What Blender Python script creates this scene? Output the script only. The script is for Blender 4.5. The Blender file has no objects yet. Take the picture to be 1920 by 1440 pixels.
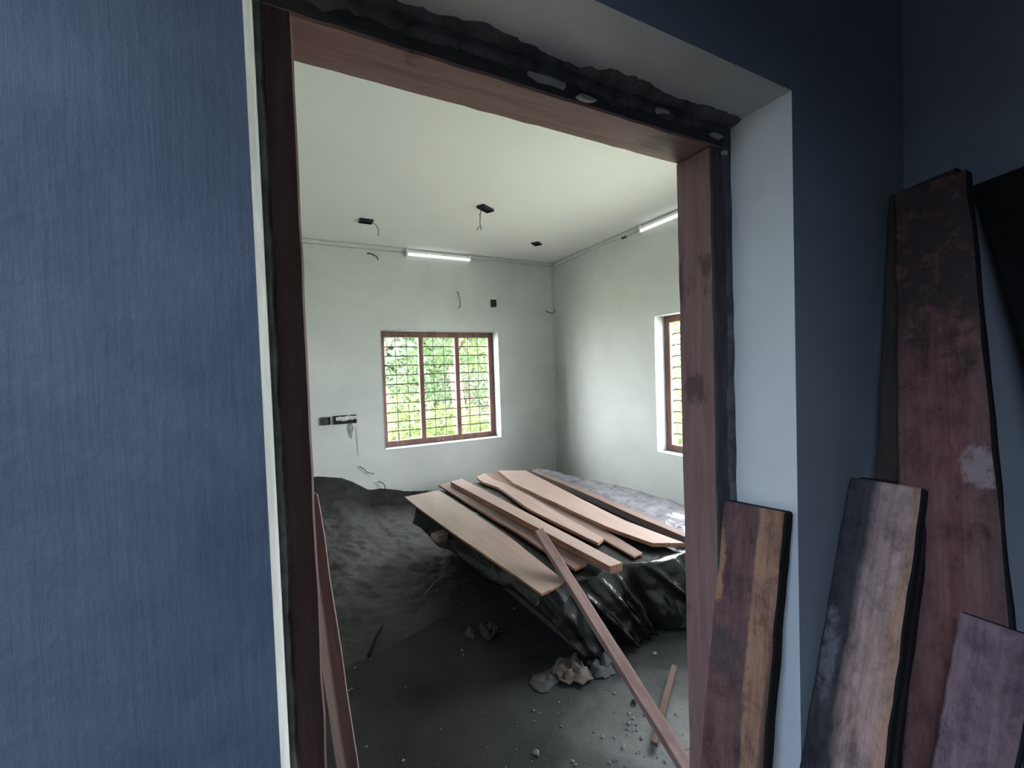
import bpy, math, random
from mathutils import Vector, Matrix, noise
random.seed(7)
R_ = random.Random(11)
scene = bpy.context.scene
COL = scene.collection

# ------------------------------------------------------------------ camera
cam_d = bpy.data.cameras.new('camera')
cam = bpy.data.objects.new('camera', cam_d)
COL.objects.link(cam)
cam_d.sensor_fit = 'HORIZONTAL'
cam_d.sensor_width = 36.0
cam_d.lens = 36.0 * 815.699 / 1920.0
cam_d.clip_start = 0.02
CAM = Vector((0.0, 0.0, 1.674))
yaw, pitch, roll = 0.4816023452813532, -0.029493497357301442, -0.03363144910283523
fw = Vector((math.sin(yaw) * math.cos(pitch), math.cos(yaw) * math.cos(pitch), math.sin(pitch)))
rt = Vector((math.cos(yaw), -math.sin(yaw), 0))
up = rt.cross(fw)
r2 = rt * math.cos(roll) + up * math.sin(roll)
u2 = -rt * math.sin(roll) + up * math.cos(roll)
cam.matrix_world = Matrix(((r2.x, u2.x, -fw.x, CAM.x), (r2.y, u2.y, -fw.y, CAM.y),
                           (r2.z, u2.z, -fw.z, CAM.z), (0, 0, 0, 1)))
scene.camera = cam

# ------------------------------------------------------------------ world, lights, exposure
world = bpy.data.worlds.new('overcast_sky')
scene.world = world
world.use_nodes = True
wn = world.node_tree
bg = wn.nodes['Background']
bg.inputs['Color'].default_value = (0.95, 1.0, 1.03, 1)
bg.inputs['Strength'].default_value = 24.0

def area(name, loc, target, sx, sy, power, color, spread=180, portal=False):
    d = bpy.data.lights.new(name, 'AREA')
    d.shape = 'RECTANGLE'; d.size = sx; d.size_y = sy
    d.energy = power; d.color = color
    d.spread = math.radians(spread)
    if portal:
        d.cycles.is_portal = True
    o = bpy.data.objects.new(name, d)
    COL.objects.link(o)
    o.location = loc
    o.rotation_euler = (Vector(target) - Vector(loc)).to_track_quat('-Z', 'Y').to_euler()
    return o

area('window_portal', (1.63, 5.03, 1.516), (1.63, 0, 1.516), 1.4, 1.3, 1, (1, 1, 1), portal=True)
area('window_portal', (3.42, 2.178, 1.5), (0, 2.178, 1.5), 1.75, 1.31, 1, (1, 1, 1), portal=True)
# blue lamp set inside the capped light well, in place of hall daylight
area('light_well_lamp', (-1.7, -0.9, 3.3), (-0.6, -0.35, 0.0), 1.15, 1.35, 82, (0.57, 0.74, 1.0), spread=124)

scene.view_settings.view_transform = 'Standard'
scene.view_settings.look = 'None'
scene.view_settings.gamma = 1.0
scene.view_settings.use_curve_mapping = False
scene.view_settings.exposure = 0.60
scene.cycles.max_bounces = 10
scene.cycles.diffuse_bounces = 6
scene.cycles.use_denoising = True
scene.cycles.sample_clamp_indirect = 6.0

# ------------------------------------------------------------------ material helpers
def nodes(name):
    m = bpy.data.materials.new(name)
    m.use_nodes = True
    nt = m.node_tree
    b = nt.nodes['Principled BSDF']
    return m, nt, b

def N(nt, t, **kw):
    n = nt.nodes.new(t)
    for k, v in kw.items():
        if k in n.inputs:
            n.inputs[k].default_value = v
        else:
            setattr(n, k, v)
    return n

def ramp(nt, src, stops):
    r = nt.nodes.new('ShaderNodeValToRGB')
    e = r.color_ramp.elements
    while len(e) > 1:
        e.remove(e[-1])
    e[0].position = stops[0][0]; e[0].color = (*stops[0][1], 1)
    for p, c in stops[1:]:
        x = e.new(p); x.color = (*c, 1)
    nt.links.new(src, r.inputs['Fac'])
    return r

def mix(nt, fac, a, b):
    m = nt.nodes.new('ShaderNodeMix'); m.data_type = 'RGBA'
    for sock, v in ((m.inputs[0], fac), (m.inputs[6], a), (m.inputs[7], b)):
        if hasattr(v, 'is_output'):
            nt.links.new(v, sock)
        elif isinstance(v, (int, float)):
            sock.default_value = v
        else:
            sock.default_value = (*v, 1)
    return m.outputs[2]

def coords(nt, scale=(1, 1, 1), loc=(0, 0, 0)):
    tc = nt.nodes.new('ShaderNodeTexCoord')
    mp = nt.nodes.new('ShaderNodeMapping')
    mp.inputs['Scale'].default_value = scale
    mp.inputs['Location'].default_value = loc
    nt.links.new(tc.outputs['Object'], mp.inputs['Vector'])
    return mp.outputs['Vector']

def noise_tex(nt, vec, scale, detail=5, rough=0.6, dist=0.0):
    n = nt.nodes.new('ShaderNodeTexNoise')
    n.inputs['Scale'].default_value = scale
    n.inputs['Detail'].default_value = detail
    n.inputs['Roughness'].default_value = rough
    n.inputs['Distortion'].default_value = dist
    nt.links.new(vec, n.inputs['Vector'])
    return n.outputs['Fac']

def bump(nt, b, src, strength, dist=0.01, prev=None):
    n = nt.nodes.new('ShaderNodeBump')
    n.inputs['Strength'].default_value = strength
    n.inputs['Distance'].default_value = dist
    nt.links.new(src, n.inputs['Height'])
    if prev:
        nt.links.new(prev, n.inputs['Normal'])
    nt.links.new(n.outputs['Normal'], b.inputs['Normal'])
    return n.outputs['Normal']

def plaster(name, c0, c1, rough=0.85, s1=1.4, s2=35, bstr=0.25, streak=False):
    """two-tone blotchy plaster with fine grain"""
    m, nt, b = nodes(name)
    v = coords(nt)
    big = noise_tex(nt, v, s1, 6, 0.62, 0.4)
    col = ramp(nt, big, [(0.3, c0), (0.7, c1)]).outputs[0]
    if streak:
        v2 = coords(nt, (60, 60, 3.0))
        st = noise_tex(nt, v2, 2.2, 6, 0.7, 0.3)
        tint = ramp(nt, st, [(0.35, (0.88, 0.88, 0.89)), (0.66, (1.08, 1.08, 1.08))]).outputs[0]
        mm = nt.nodes.new('ShaderNodeMix'); mm.data_type = 'RGBA'; mm.blend_type = 'MULTIPLY'
        mm.inputs[0].default_value = 1.0
        nt.links.new(col, mm.inputs[6]); nt.links.new(tint, mm.inputs[7])
        col = mm.outputs[2]
    nt.links.new(col, b.inputs['Base Color'])
    b.inputs['Roughness'].default_value = rough
    b.inputs['Specular IOR Level'].default_value = 0.25
    n1 = bump(nt, b, noise_tex(nt, v, s2, 6, 0.7), bstr, 0.004)
    n2 = bump(nt, b, noise_tex(nt, v, 4, 4, 0.5), bstr * 0.6, 0.02, n1)
    if streak:
        bump(nt, b, st, 0.28, 0.004, n2)
    return m

def wood(name, light, dark, scale=9.0, rough=0.7, stretch=0.06, stain=None, stain_col=None, bstr=0.25,
         stain_scale=3.0, seed=0.0, stain_lo=0.5, stain_hi=0.6):
    """grain along local Z; optional blotchy stain (its own colour on the wood)"""
    m, nt, b = nodes(name)
    v = coords(nt, (1, 1, stretch), (seed, seed * 0.7, seed * 1.3))
    g = noise_tex(nt, v, scale * 6, 8, 0.65, 0.6)
    col = ramp(nt, g, [(0.3, dark), (0.68, light)]).outputs[0]
    if stain:
        v2 = coords(nt, (1, 1, 0.35), (seed * 2.1, 3.3, seed))
        s = noise_tex(nt, v2, stain_scale, 5, 0.6, 0.5)
        f = ramp(nt, s, [(stain_lo, (0, 0, 0)), (stain_hi, (1, 1, 1))]).outputs[0]
        mu = N(nt, 'ShaderNodeMath', operation='MULTIPLY')
        mu.inputs[1].default_value = stain
        nt.links.new(f, mu.inputs[0])
        col = mix(nt, mu.outputs[0], col, stain_col)
    nt.links.new(col, b.inputs['Base Color'])
    b.inputs['Roughness'].default_value = rough
    b.inputs['Specular IOR Level'].default_value = 0.2
    bump(nt, b, g, bstr, 0.003)
    return m

def band_wood(name, stops, seed=0.0, wob=0.03, stretch=0.25, patch=None, rough=0.75, gstr=0.35, wscale=7):
    """sawn plank whose colour runs in bands across its width (local X), with wavy borders; patch = (z0, z1, x0, x1, colour)"""
    m, nt, b = nodes(name)
    tc = nt.nodes.new('ShaderNodeTexCoord')
    sep = nt.nodes.new('ShaderNodeSeparateXYZ')
    nt.links.new(tc.outputs['Object'], sep.inputs[0])
    v = coords(nt, (1, 1, stretch), (seed, seed, seed))
    w = noise_tex(nt, v, wscale, 7, 0.7, 0.4)
    sub = N(nt, 'ShaderNodeMath', operation='SUBTRACT'); sub.inputs[1].default_value = 0.5
    nt.links.new(w, sub.inputs[0])
    ma = N(nt, 'ShaderNodeMath', operation='MULTIPLY_ADD'); ma.inputs[1].default_value = wob * 6
    nt.links.new(sub.outputs[0], ma.inputs[0]); nt.links.new(sep.outputs['X'], ma.inputs[2])
    mr = N(nt, 'ShaderNodeMapRange')
    mr.inputs['From Min'].default_value = 0.15; mr.inputs['From Max'].default_value = -0.15
    nt.links.new(ma.outputs[0], mr.inputs['Value'])
    col = ramp(nt, mr.outputs[0], [((x + 0.15) / 0.3, c) for x, c in stops]).outputs[0]
    v3 = coords(nt, (1, 1, 0.05), (seed * 3, 0, seed))
    g = noise_tex(nt, v3, 70, 8, 0.7, 0.5)
    tint = ramp(nt, g, [(0.3, (1 - gstr,) * 3), (0.7, (1 + gstr * 0.5,) * 3)]).outputs[0]
    mm = nt.nodes.new('ShaderNodeMix'); mm.data_type = 'RGBA'; mm.blend_type = 'MULTIPLY'
    mm.inputs[0].default_value = 1.0
    nt.links.new(col, mm.inputs[6]); nt.links.new(tint, mm.inputs[7])
    col = mm.outputs[2]
    v4 = coords(nt, (1, 1, 0.6), (seed * 5, seed, 0))
    bl = noise_tex(nt, v4, 14, 8, 0.75, 0.3)
    tint2 = ramp(nt, bl, [(0.36, (0.50, 0.50, 0.54)), (0.5, (0.95, 0.95, 0.95)), (0.64, (1.22, 1.20, 1.18))]).outputs[0]
    m2 = nt.nodes.new('ShaderNodeMix'); m2.data_type = 'RGBA'; m2.blend_type = 'MULTIPLY'
    m2.inputs[0].default_value = 1.0
    nt.links.new(col, m2.inputs[6]); nt.links.new(tint2, m2.inputs[7])
    col = m2.outputs[2]
    pn = noise_tex(nt, coords(nt, (1, 1, 0.7), (seed, 2, seed)), 22, 7, 0.72, 0.4)
    psub = N(nt, 'ShaderNodeMath', operation='SUBTRACT'); psub.inputs[1].default_value = 0.5
    nt.links.new(pn, psub.inputs[0])
    for (z0, z1, x0, x1, pc) in (patch or []):
        def dist(sock, lo, hi):
            c = N(nt, 'ShaderNodeMath', operation='SUBTRACT'); c.inputs[1].default_value = (lo + hi) / 2
            nt.links.new(sock, c.inputs[0])
            d = N(nt, 'ShaderNodeMath', operation='DIVIDE'); d.inputs[1].default_value = (hi - lo) / 2
            nt.links.new(c.outputs[0], d.inputs[0])
            p = N(nt, 'ShaderNodeMath', operation='POWER'); p.inputs[1].default_value = 2
            a = N(nt, 'ShaderNodeMath', operation='ABSOLUTE')
            nt.links.new(d.outputs[0], a.inputs[0]); nt.links.new(a.outputs[0], p.inputs[0])
            return p.outputs[0]
        dd = N(nt, 'ShaderNodeMath', operation='ADD')
        nt.links.new(dist(sep.outputs['Z'], z0, z1), dd.inputs[0])
        nt.links.new(dist(sep.outputs['X'], -x1, -x0), dd.inputs[1])
        nn = N(nt, 'ShaderNodeMath', operation='MULTIPLY_ADD'); nn.inputs[1].default_value = 6.0
        nt.links.new(psub.outputs[0], nn.inputs[0]); nt.links.new(dd.outputs[0], nn.inputs[2])
        f = ramp(nt, nn.outputs[0], [(0.1, (0.85,) * 3), (1.0, (0, 0, 0))]).outputs[0]
        col = mix(nt, f, col, pc)
    nt.links.new(col, b.inputs['Base Color'])
    b.inputs['Roughness'].default_value = rough
    b.inputs['Specular IOR Level'].default_value = 0.2
    bump(nt, b, g, 0.3, 0.003)
    return m

def plain(name, c, rough=0.6, metal=0.0, spec=0.4):
    m, nt, b = nodes(name)
    v = coords(nt)
    n = noise_tex(nt, v, 30, 4, 0.6)
    col = ramp(nt, n, [(0.3, tuple(x * 0.88 for x in c)), (0.7, tuple(min(1, x * 1.08) for x in c))]).outputs[0]
    nt.links.new(col, b.inputs['Base Color'])
    b.inputs['Roughness'].default_value = rough
    b.inputs['Metallic'].default_value = metal
    b.inputs['Specular IOR Level'].default_value = spec
    return m

M = {}
M['room_wall'] = plaster('green_grey_putty', (0.46, 0.48, 0.475), (0.575, 0.60, 0.585), 0.8, 1.1, 40, 0.18)
M['ceiling'] = plaster('pale_ceiling_putty', (0.76, 0.77, 0.755), (0.81, 0.815, 0.80), 0.85, 0.9, 40, 0.12)
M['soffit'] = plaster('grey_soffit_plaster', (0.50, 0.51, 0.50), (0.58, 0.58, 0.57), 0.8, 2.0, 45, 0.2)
M['hall_wall'] = plaster('scraped_blue_putty', (0.088, 0.104, 0.135), (0.155, 0.174, 0.208), 0.62, 3.2, 45, 0.4, streak=True)
M['hall_other'] = plaster('hall_putty', (0.24, 0.26, 0.28), (0.31, 0.32, 0.34), 0.8, 1.6, 45, 0.2)
M['white_plaster'] = plaster('white_reveal_plaster', (0.74, 0.76, 0.76), (0.82, 0.83, 0.83), 0.7, 3, 50, 0.15)
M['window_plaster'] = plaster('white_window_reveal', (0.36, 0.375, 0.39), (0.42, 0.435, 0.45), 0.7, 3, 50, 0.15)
M['edge_plaster'] = plaster('pale_edge_plaster', (0.40, 0.43, 0.42), (0.68, 0.70, 0.69), 0.8, 5, 50, 0.3)
M['grey_mortar'] = plaster('grey_cement_mortar', (0.10, 0.11, 0.10), (0.30, 0.31, 0.29), 0.95, 18, 60, 0.8)
M['mortar'] = plaster('dark_cement_mortar', (0.05, 0.051, 0.054), (0.16, 0.16, 0.16), 0.95, 14, 60, 0.8)
M['floor'] = plaster('dark_screed_light_patch', (0.008, 0.0095, 0.0095), (0.032, 0.035, 0.034), 0.9, 1.7, 60, 0.9)
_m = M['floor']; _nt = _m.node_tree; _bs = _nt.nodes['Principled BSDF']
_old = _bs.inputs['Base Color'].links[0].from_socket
_v = coords(_nt, (1, 1, 0), (-1.45, -1.15, 0))  # pale patch by the doorway: window light painted into the screed colour
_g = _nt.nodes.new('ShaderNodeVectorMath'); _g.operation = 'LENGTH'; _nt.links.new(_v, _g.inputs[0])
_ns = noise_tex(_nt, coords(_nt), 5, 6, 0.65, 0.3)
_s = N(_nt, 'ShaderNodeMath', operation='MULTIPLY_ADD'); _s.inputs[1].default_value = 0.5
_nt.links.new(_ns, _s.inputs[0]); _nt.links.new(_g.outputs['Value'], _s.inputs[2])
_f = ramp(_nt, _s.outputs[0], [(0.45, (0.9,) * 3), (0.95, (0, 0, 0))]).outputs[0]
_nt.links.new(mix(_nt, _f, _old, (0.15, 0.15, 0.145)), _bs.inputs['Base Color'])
M['sand'] = plaster('grey_sand', (0.0075, 0.009, 0.008), (0.025, 0.027, 0.025), 0.9, 3.0, 38, 2.2)
M['sand'].node_tree.nodes['Principled BSDF'].inputs['Roughness'].default_value = 0.55
M['sand'].node_tree.nodes['Principled BSDF'].inputs['Specular IOR Level'].default_value = 0.30
M['ground'] = plaster('pale_garden_soil', (0.44, 0.46, 0.34), (0.58, 0.58, 0.45), 0.95, 1.0, 20, 0.8)
M['white_metal'] = plain('white_enamel', (0.80, 0.82, 0.80), 0.35)
M['tube_glass'] = plain('white_tube_glass', (0.90, 0.92, 0.90), 0.2)
_b = M['tube_glass'].node_tree.nodes['Principled BSDF']
_b.inputs['Emission Color'].default_value = (1, 1, 0.97, 1)
_b.inputs['Emission Strength'].default_value = 0.6
M['grille'] = plain('rusty_dark_grille', (0.035, 0.025, 0.022), 0.6)
M['black'] = plain('black_plastic', (0.006, 0.007, 0.008), 0.5)
M['dark_box'] = plain('dark_grey_box', (0.03, 0.04, 0.042), 0.5)
M['wire'] = plain('grey_wire', (0.10, 0.10, 0.10), 0.5)
M['pale_wire'] = plain('mid_grey_wire', (0.28, 0.30, 0.29), 0.6)
M['white_wire'] = plain('pale_wire', (0.55, 0.56, 0.55), 0.5)
M['rubble'] = plain('pale_mortar_crumbs', (0.17, 0.17, 0.165), 0.9)
M['lime'] = plain('pale_lime', (0.42, 0.41, 0.40), 0.9)
M['stick'] = plain('dark_stick', (0.012, 0.012, 0.011), 0.8)
M['straw'] = plain('pale_straw', (0.16, 0.155, 0.14), 0.8)
M['rag'] = plain('dirty_brown_paper', (0.085, 0.068, 0.056), 0.9)
M['rag_grey'] = plain('dirty_grey_cloth', (0.045, 0.045, 0.048), 0.9)

# ------------------------------------------------------------------ geometry helpers
def tag(o, label=None, cat=None, group=None, kind=None):
    if label: o['label'] = label
    if cat: o['category'] = cat
    if group: o['group'] = group
    if kind: o['kind'] = kind
    return o

def empty(name, loc=(0, 0, 0)):
    o = bpy.data.objects.new(name, None)
    COL.objects.link(o)
    o.location = loc
    o.empty_display_size = 0.05
    return o

def mesh_obj(name, verts, faces, mats, parent=None, smooth=False, matrix=None, face_mats=None, bevel=0):
    me = bpy.data.meshes.new(name)
    me.from_pydata([tuple(v) for v in verts], [], faces)
    for mt in (mats if isinstance(mats, (list, tuple)) else [mats]):
        me.materials.append(mt)
    if face_mats:
        for p, i in zip(me.polygons, face_mats):
            p.material_index = i
    if smooth:
        for p in me.polygons:
            p.use_smooth = True
    me.update()
    o = bpy.data.objects.new(name, me)
    COL.objects.link(o)
    if parent:
        o.parent = parent
        o.matrix_parent_inverse = Matrix.Identity(4)
        if matrix is not None:
            o.matrix_local = Matrix.Translation(parent.location).inverted() @ matrix
        else:
            o.location = -parent.location
    elif matrix is not None:
        o.matrix_world = matrix
    if bevel:
        md = o.modifiers.new('bevel', 'BEVEL')
        md.width = bevel; md.segments = 1; md.limit_method = 'ANGLE'
    return o

BF = [(0, 3, 2, 1), (4, 5, 6, 7), (0, 1, 5, 4), (1, 2, 6, 5), (2, 3, 7, 6), (3, 0, 4, 7)]
def box_vf(boxes):
    V, Fc = [], []
    for x0, x1, y0, y1, z0, z1 in boxes:
        b = len(V)
        V += [(x0, y0, z0), (x1, y0, z0), (x1, y1, z0), (x0, y1, z0), (x0, y0, z1), (x1, y0, z1), (x1, y1, z1), (x0, y1, z1)]
        Fc += [tuple(b + i for i in f) for f in BF]
    return V, Fc

def boxes(name, bl, mat, parent=None, bevel=0):
    V, Fc = box_vf(bl)
    return mesh_obj(name, V, Fc, mat, parent, bevel=bevel)

def tube(name, pts, r, mat, parent=None, sides=6, taper=1.0):
    pts = [Vector(p) for p in pts]
    V, Fc = [], []
    n = len(pts)
    for i, p in enumerate(pts):
        d = (pts[min(i + 1, n - 1)] - pts[max(i - 1, 0)]).normalized()
        a = d.orthogonal().normalized() if i == 0 else (a - d * a.dot(d)).normalized()
        b = d.cross(a)
        rr = r * (1 + (taper - 1) * i / max(1, n - 1))
        for k in range(sides):
            t = 2 * math.pi * k / sides
            V.append(p + (a * math.cos(t) + b * math.sin(t)) * rr)
    for i in range(n - 1):
        for k in range(sides):
            k2 = (k + 1) % sides
            Fc.append((i * sides + k, i * sides + k2, (i + 1) * sides + k2, (i + 1) * sides + k))
    Fc.append(tuple(range(sides))[::-1]); Fc.append(tuple((n - 1) * sides + k for k in range(sides)))
    return mesh_obj(name, V, Fc, mat, parent, smooth=True)

def resample(pl, n):
    pl = [Vector(p) for p in pl]
    L = [0]
    for a, b in zip(pl, pl[1:]):
        L.append(L[-1] + (b - a).length)
    out = []
    for i in range(n):
        t = L[-1] * i / (n - 1)
        k = 0
        while k < len(L) - 2 and L[k + 1] < t:
            k += 1
        f = (t - L[k]) / max(1e-9, L[k + 1] - L[k])
        out.append(pl[k].lerp(pl[k + 1], f))
    return out

def slab(name, left, right, thick, mats, parent=None, n=9, wob=0.0015, seed=0, bevel=0.002, slots=None, warp=0.0):
    """a sawn board between two edge polylines (start to end); thick = vector from the face to its back.
    Local Z runs along the board, local X across it, so the grain follows it.  slots = material index of (face, back, left, right, ends)"""
    rr = random.Random(seed)
    Lp, Rp = resample(left, n), resample(right, n)
    thick = Vector(thick)
    c = (Lp[0] + Lp[-1] + Rp[0] + Rp[-1]) / 4 + thick / 2
    ax = ((Lp[-1] + Rp[-1]) - (Lp[0] + Rp[0])).normalized()
    ny = (-thick).normalized(); ny = (ny - ax * ny.dot(ax)).normalized()
    xx = ny.cross(ax)
    mw = Matrix(((xx.x, ny.x, ax.x, c.x), (xx.y, ny.y, ax.y, c.y), (xx.z, ny.z, ax.z, c.z), (0, 0, 0, 1)))
    inv = mw.inverted()
    V = []
    for i in range(n):
        e = (Rp[i] - Lp[i]).normalized()
        lift = ny * (warp * math.sin(math.pi * i / (n - 1)))
        for p, s in ((Lp[i], -1), (Rp[i], 1)):
            for t in (0, 1):
                w = e * rr.uniform(-wob, wob) + ny * rr.uniform(-wob, wob) * 0.4
                V.append(inv @ (p + thick * t + w + lift))
    Fc, fm = [], []
    sl = slots or (0, 0, 0, 0, 0)
    for i in range(n - 1):
        a, b = i * 4, (i + 1) * 4     # order: L face, L back, R face, R back
        Fc += [(a, a + 2, b + 2, b), (a + 1, b + 1, b + 3, a + 3), (a, b, b + 1, a + 1), (a + 2, a + 3, b + 3, b + 2)]
        fm += [sl[0], sl[1], sl[2], sl[3]]
    Fc += [(0, 1, 3, 2), ((n - 1) * 4, (n - 1) * 4 + 2, (n - 1) * 4 + 3, (n - 1) * 4 + 1)]
    fm += [sl[4], sl[4]]
    if xx.cross(ny).dot(ax) < 0:
        pass
    o = mesh_obj(name, V, Fc, mats, parent, matrix=mw, face_mats=fm, bevel=bevel)
    o.data.validate()
    import bmesh
    bm = bmesh.new(); bm.from_mesh(o.data); bmesh.ops.recalc_face_normals(bm, faces=bm.faces[:]); bm.to_mesh(o.data); bm.free()
    return o

# ------------------------------------------------------------------ main dimensions
YN, YF, YR, YB = 0.743, 0.9475, 1.0877, 1.06      # niche front, frame front, frame rear, partition's room side
XL, XR, XN = 0.0434, 1.2414, 1.3255               # opening left, opening right, niche right side
HEAD, ZN, H = 2.376, 2.452, 3.056
D, RX = 4.7785, 3.1488
WX0, WX1, WZ0, WZ1 = 0.929, 2.331, 0.866, 2.167   # window in the back wall
VY0, VY1, VZ0, VZ1 = 1.30, 3.056, 0.848, 2.156    # window in the right wall
HX = 2.01                                          # right wall of the hall
LX = -1.05                                         # left wall of the room

def st(o):
    o['kind'] = 'structure'
    return o

# partition wall between hall and room, with the doorway niche
V, Fc = box_vf([(XN, HX + 0.2, YN, YB, -0.05, ZN), (-2.6, HX + 0.2, YN, YB, ZN, H + 0.1)])
b = len(V)
pl = [(-2.6, YN), (-0.030, YN), (-0.0215, YF), (-0.012, YF), (-0.012, YB), (-2.6, YB)]
V += [(x, y, -0.05) for x, y in pl] + [(x, y, ZN) for x, y in pl]
for i in range(6):
    j = (i + 1) % 6
    Fc.append((b + i, b + j, b + 6 + j, b + 6 + i))
Fc += [tuple(b + i for i in range(5, -1, -1)), tuple(b + 6 + i for i in range(6))]
fm = [0] * len(Fc)
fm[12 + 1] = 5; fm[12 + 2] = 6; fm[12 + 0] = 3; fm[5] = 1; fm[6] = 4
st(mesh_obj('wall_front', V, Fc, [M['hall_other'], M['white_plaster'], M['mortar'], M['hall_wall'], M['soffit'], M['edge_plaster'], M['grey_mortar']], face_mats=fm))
# room side lining of the same wall
st(boxes('wall_room_front', [(LX, -0.012, YB, YB + 0.01, 0, H), (XN, RX, YB, YB + 0.01, 0, H), (-0.012, XN, YB, YB + 0.01, ZN, H)], M['room_wall']))

t = 0.25
st(boxes('wall_back', [(LX - t, WX0, D, D + t, -0.05, H), (WX1, RX + t, D, D + t, -0.05, H),
                       (WX0, WX1, D, D + t, -0.05, WZ0), (WX0, WX1, D, D + t, WZ1, H)], M['room_wall']))
st(boxes('wall_right', [(RX, RX + t, YB, VY0, -0.05, H), (RX, RX + t, VY1, D, -0.05, H),
                        (RX, RX + t, VY0, VY1, -0.05, VZ0), (RX, RX + t, VY0, VY1, VZ1, H)], M['room_wall']))
st(boxes('wall_left', [(LX - 0.2, LX, YB, D, -0.05, H)], M['room_wall']))
st(boxes('ceiling', [(LX - 0.3, RX + 0.7, YN, D + 0.7, H, H + 0.12)], M['ceiling']))
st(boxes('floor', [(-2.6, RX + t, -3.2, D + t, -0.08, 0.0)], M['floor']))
# the hall the photograph is taken from
st(boxes('wall_hall_right', [(HX, HX + 0.2, -3.2, YN, -0.05, H + 0.1)], M['hall_other']))
st(boxes('wall_hall_left', [(-2.6, -2.4, -3.2, YN, -0.05, H + 0.1)], M['hall_other']))
st(boxes('wall_hall_rear', [(-2.6, HX + 0.2, -3.2, -3.0, -0.05, H + 0.1)], M['hall_other']))
st(boxes('ceiling_hall', [(-2.6, HX + 0.2, -0.2, YN, H, H + 0.12), (-2.6, HX + 0.2, -3.2, -1.6, H, H + 0.12),
                          (-1.1, HX + 0.2, -1.6, -0.2, H, H + 0.12), (-2.6, -2.3, -1.6, -0.2, H, H + 0.12)], M['hall_other']))

st(boxes('ceiling_sky_block', [(-2.5, -2.3, -1.8, 0.0, H + 0.12, 3.7), (-1.1, -0.9, -1.8, 0.0, H + 0.12, 3.7), (-2.3, -1.1, -1.8, -1.6, H + 0.12, 3.7),
                                 (-2.3, -1.1, -0.2, 0.0, H + 0.12, 3.7), (-2.5, -0.9, -1.8, 0.0, 3.7, 3.8)], M['hall_other']))  # unseen shaft and lid, added to shut the bright sky out of the hall

# uneven plaster fillets where walls meet ceiling
def fillet(name, p0, p1, into, down, w, seed, mat, n=40):
    """a wavy ridge of plaster from p0 to p1; into = direction off the wall, down = direction along it"""
    rr = random.Random(seed)
    p0, p1, into, down = Vector(p0), Vector(p1), Vector(into), Vector(down)
    V, Fc = [], []
    for i in range(n):
        f = i / (n - 1)
        p = p0.lerp(p1, f)
        k = noise.noise(Vector((f * 9 + seed, seed, 0)))
        k2 = noise.noise(Vector((f * 31 + seed, seed * 2, 0)))
        ww = w * (1 + 0.35 * k + 0.22 * k2)
        dd = ww * 0.30 * (1 + 0.4 * k2)
        V += [p, p + into * dd, p + into * dd * 0.9 + down * ww * 0.6, p + down * ww]
    for i in range(n - 1):
        a, b = i * 4, (i + 1) * 4
        for k in range(4):
            Fc.append((a + k, a + (k + 1) % 4, b + (k + 1) % 4, b + k))
    Fc += [(3, 2, 1, 0), tuple((n - 1) * 4 + k for k in range(4))]
    return mesh_obj(name, V, Fc, mat, smooth=True)
st(fillet('trim_1', (LX, D, H), (RX, D, H), (0, -1, 0), (0, 0, -1), 0.05, 3, M['room_wall'], 70))
st(fillet('trim_2', (RX, D, H), (RX, YB + 0.01, H), (-1, 0, 0), (0, 0, -1), 0.05, 8, M['room_wall'], 70))
st(fillet('trim_3', (RX, D, 0.3), (RX, D, H), (0, -1, 0), (-1, 0, 0), 0.035, 5, M['room_wall'], 60))

# ------------------------------------------------------------------ door frame
frame_red = wood('red_brown_door_wood', (0.27, 0.165, 0.155), (0.18, 0.105, 0.10), 6, 0.6, 0.08, 0.75, (0.07, 0.042, 0.042), 0.3, 13.0, 1.7, 0.58, 0.66)
frame_face = wood('cement_smeared_door_wood', (0.11, 0.098, 0.098), (0.04, 0.038, 0.04), 6, 0.9, 0.12, 0.6, (0.16, 0.155, 0.15), 0.6, 12.0, 4.1, 0.66, 0.74)
frame_left = wood('dark_red_door_wood', (0.11, 0.062, 0.064), (0.055, 0.034, 0.036), 6, 0.75, 0.08, 0.7, (0.03, 0.024, 0.026), 0.3, 4.0, 2.9, 0.5, 0.62)
frame_arris = wood('pale_worn_wood', (0.42, 0.30, 0.28), (0.28, 0.19, 0.18), 8, 0.8, 0.08)
door = st(empty('door_1', (0.64, 1.0, 0)))
z0 = 0.0
# left jamb: front face seen almost square on
slab('jamb', [(-0.011, YF, z0), (-0.011, YF, HEAD + 0.075)], [(XL, YF, z0), (XL, YF, HEAD + 0.02)], (0, YR - YF, 0),
     [frame_left, frame_red], door, 30, 0.0016, 5, 0.004, (0, 1, 1, 1, 1))
# right jamb: inner face (facing left) is the red one
slab('jamb', [(XR, YR, z0), (XR, YR, HEAD)], [(XR, YF, z0), (XR, YF, HEAD)], (XN - XR - 0.001, 0, 0),
     [frame_red, frame_face, frame_arris], door, 30, 0.0016, 6, 0.005, (0, 0, 2, 1, 1))
# head: underside red, front face smeared with mortar
slab('head', [(-0.011, YF, HEAD), (XN - 0.001, YF, HEAD)], [(-0.011, YR, HEAD), (XN - 0.001, YR, HEAD)], (0, 0, ZN - HEAD - 0.001),
     [frame_red, frame_face], door, 30, 0.0016, 7, 0.005, (0, 1, 1, 0, 0))
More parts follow.
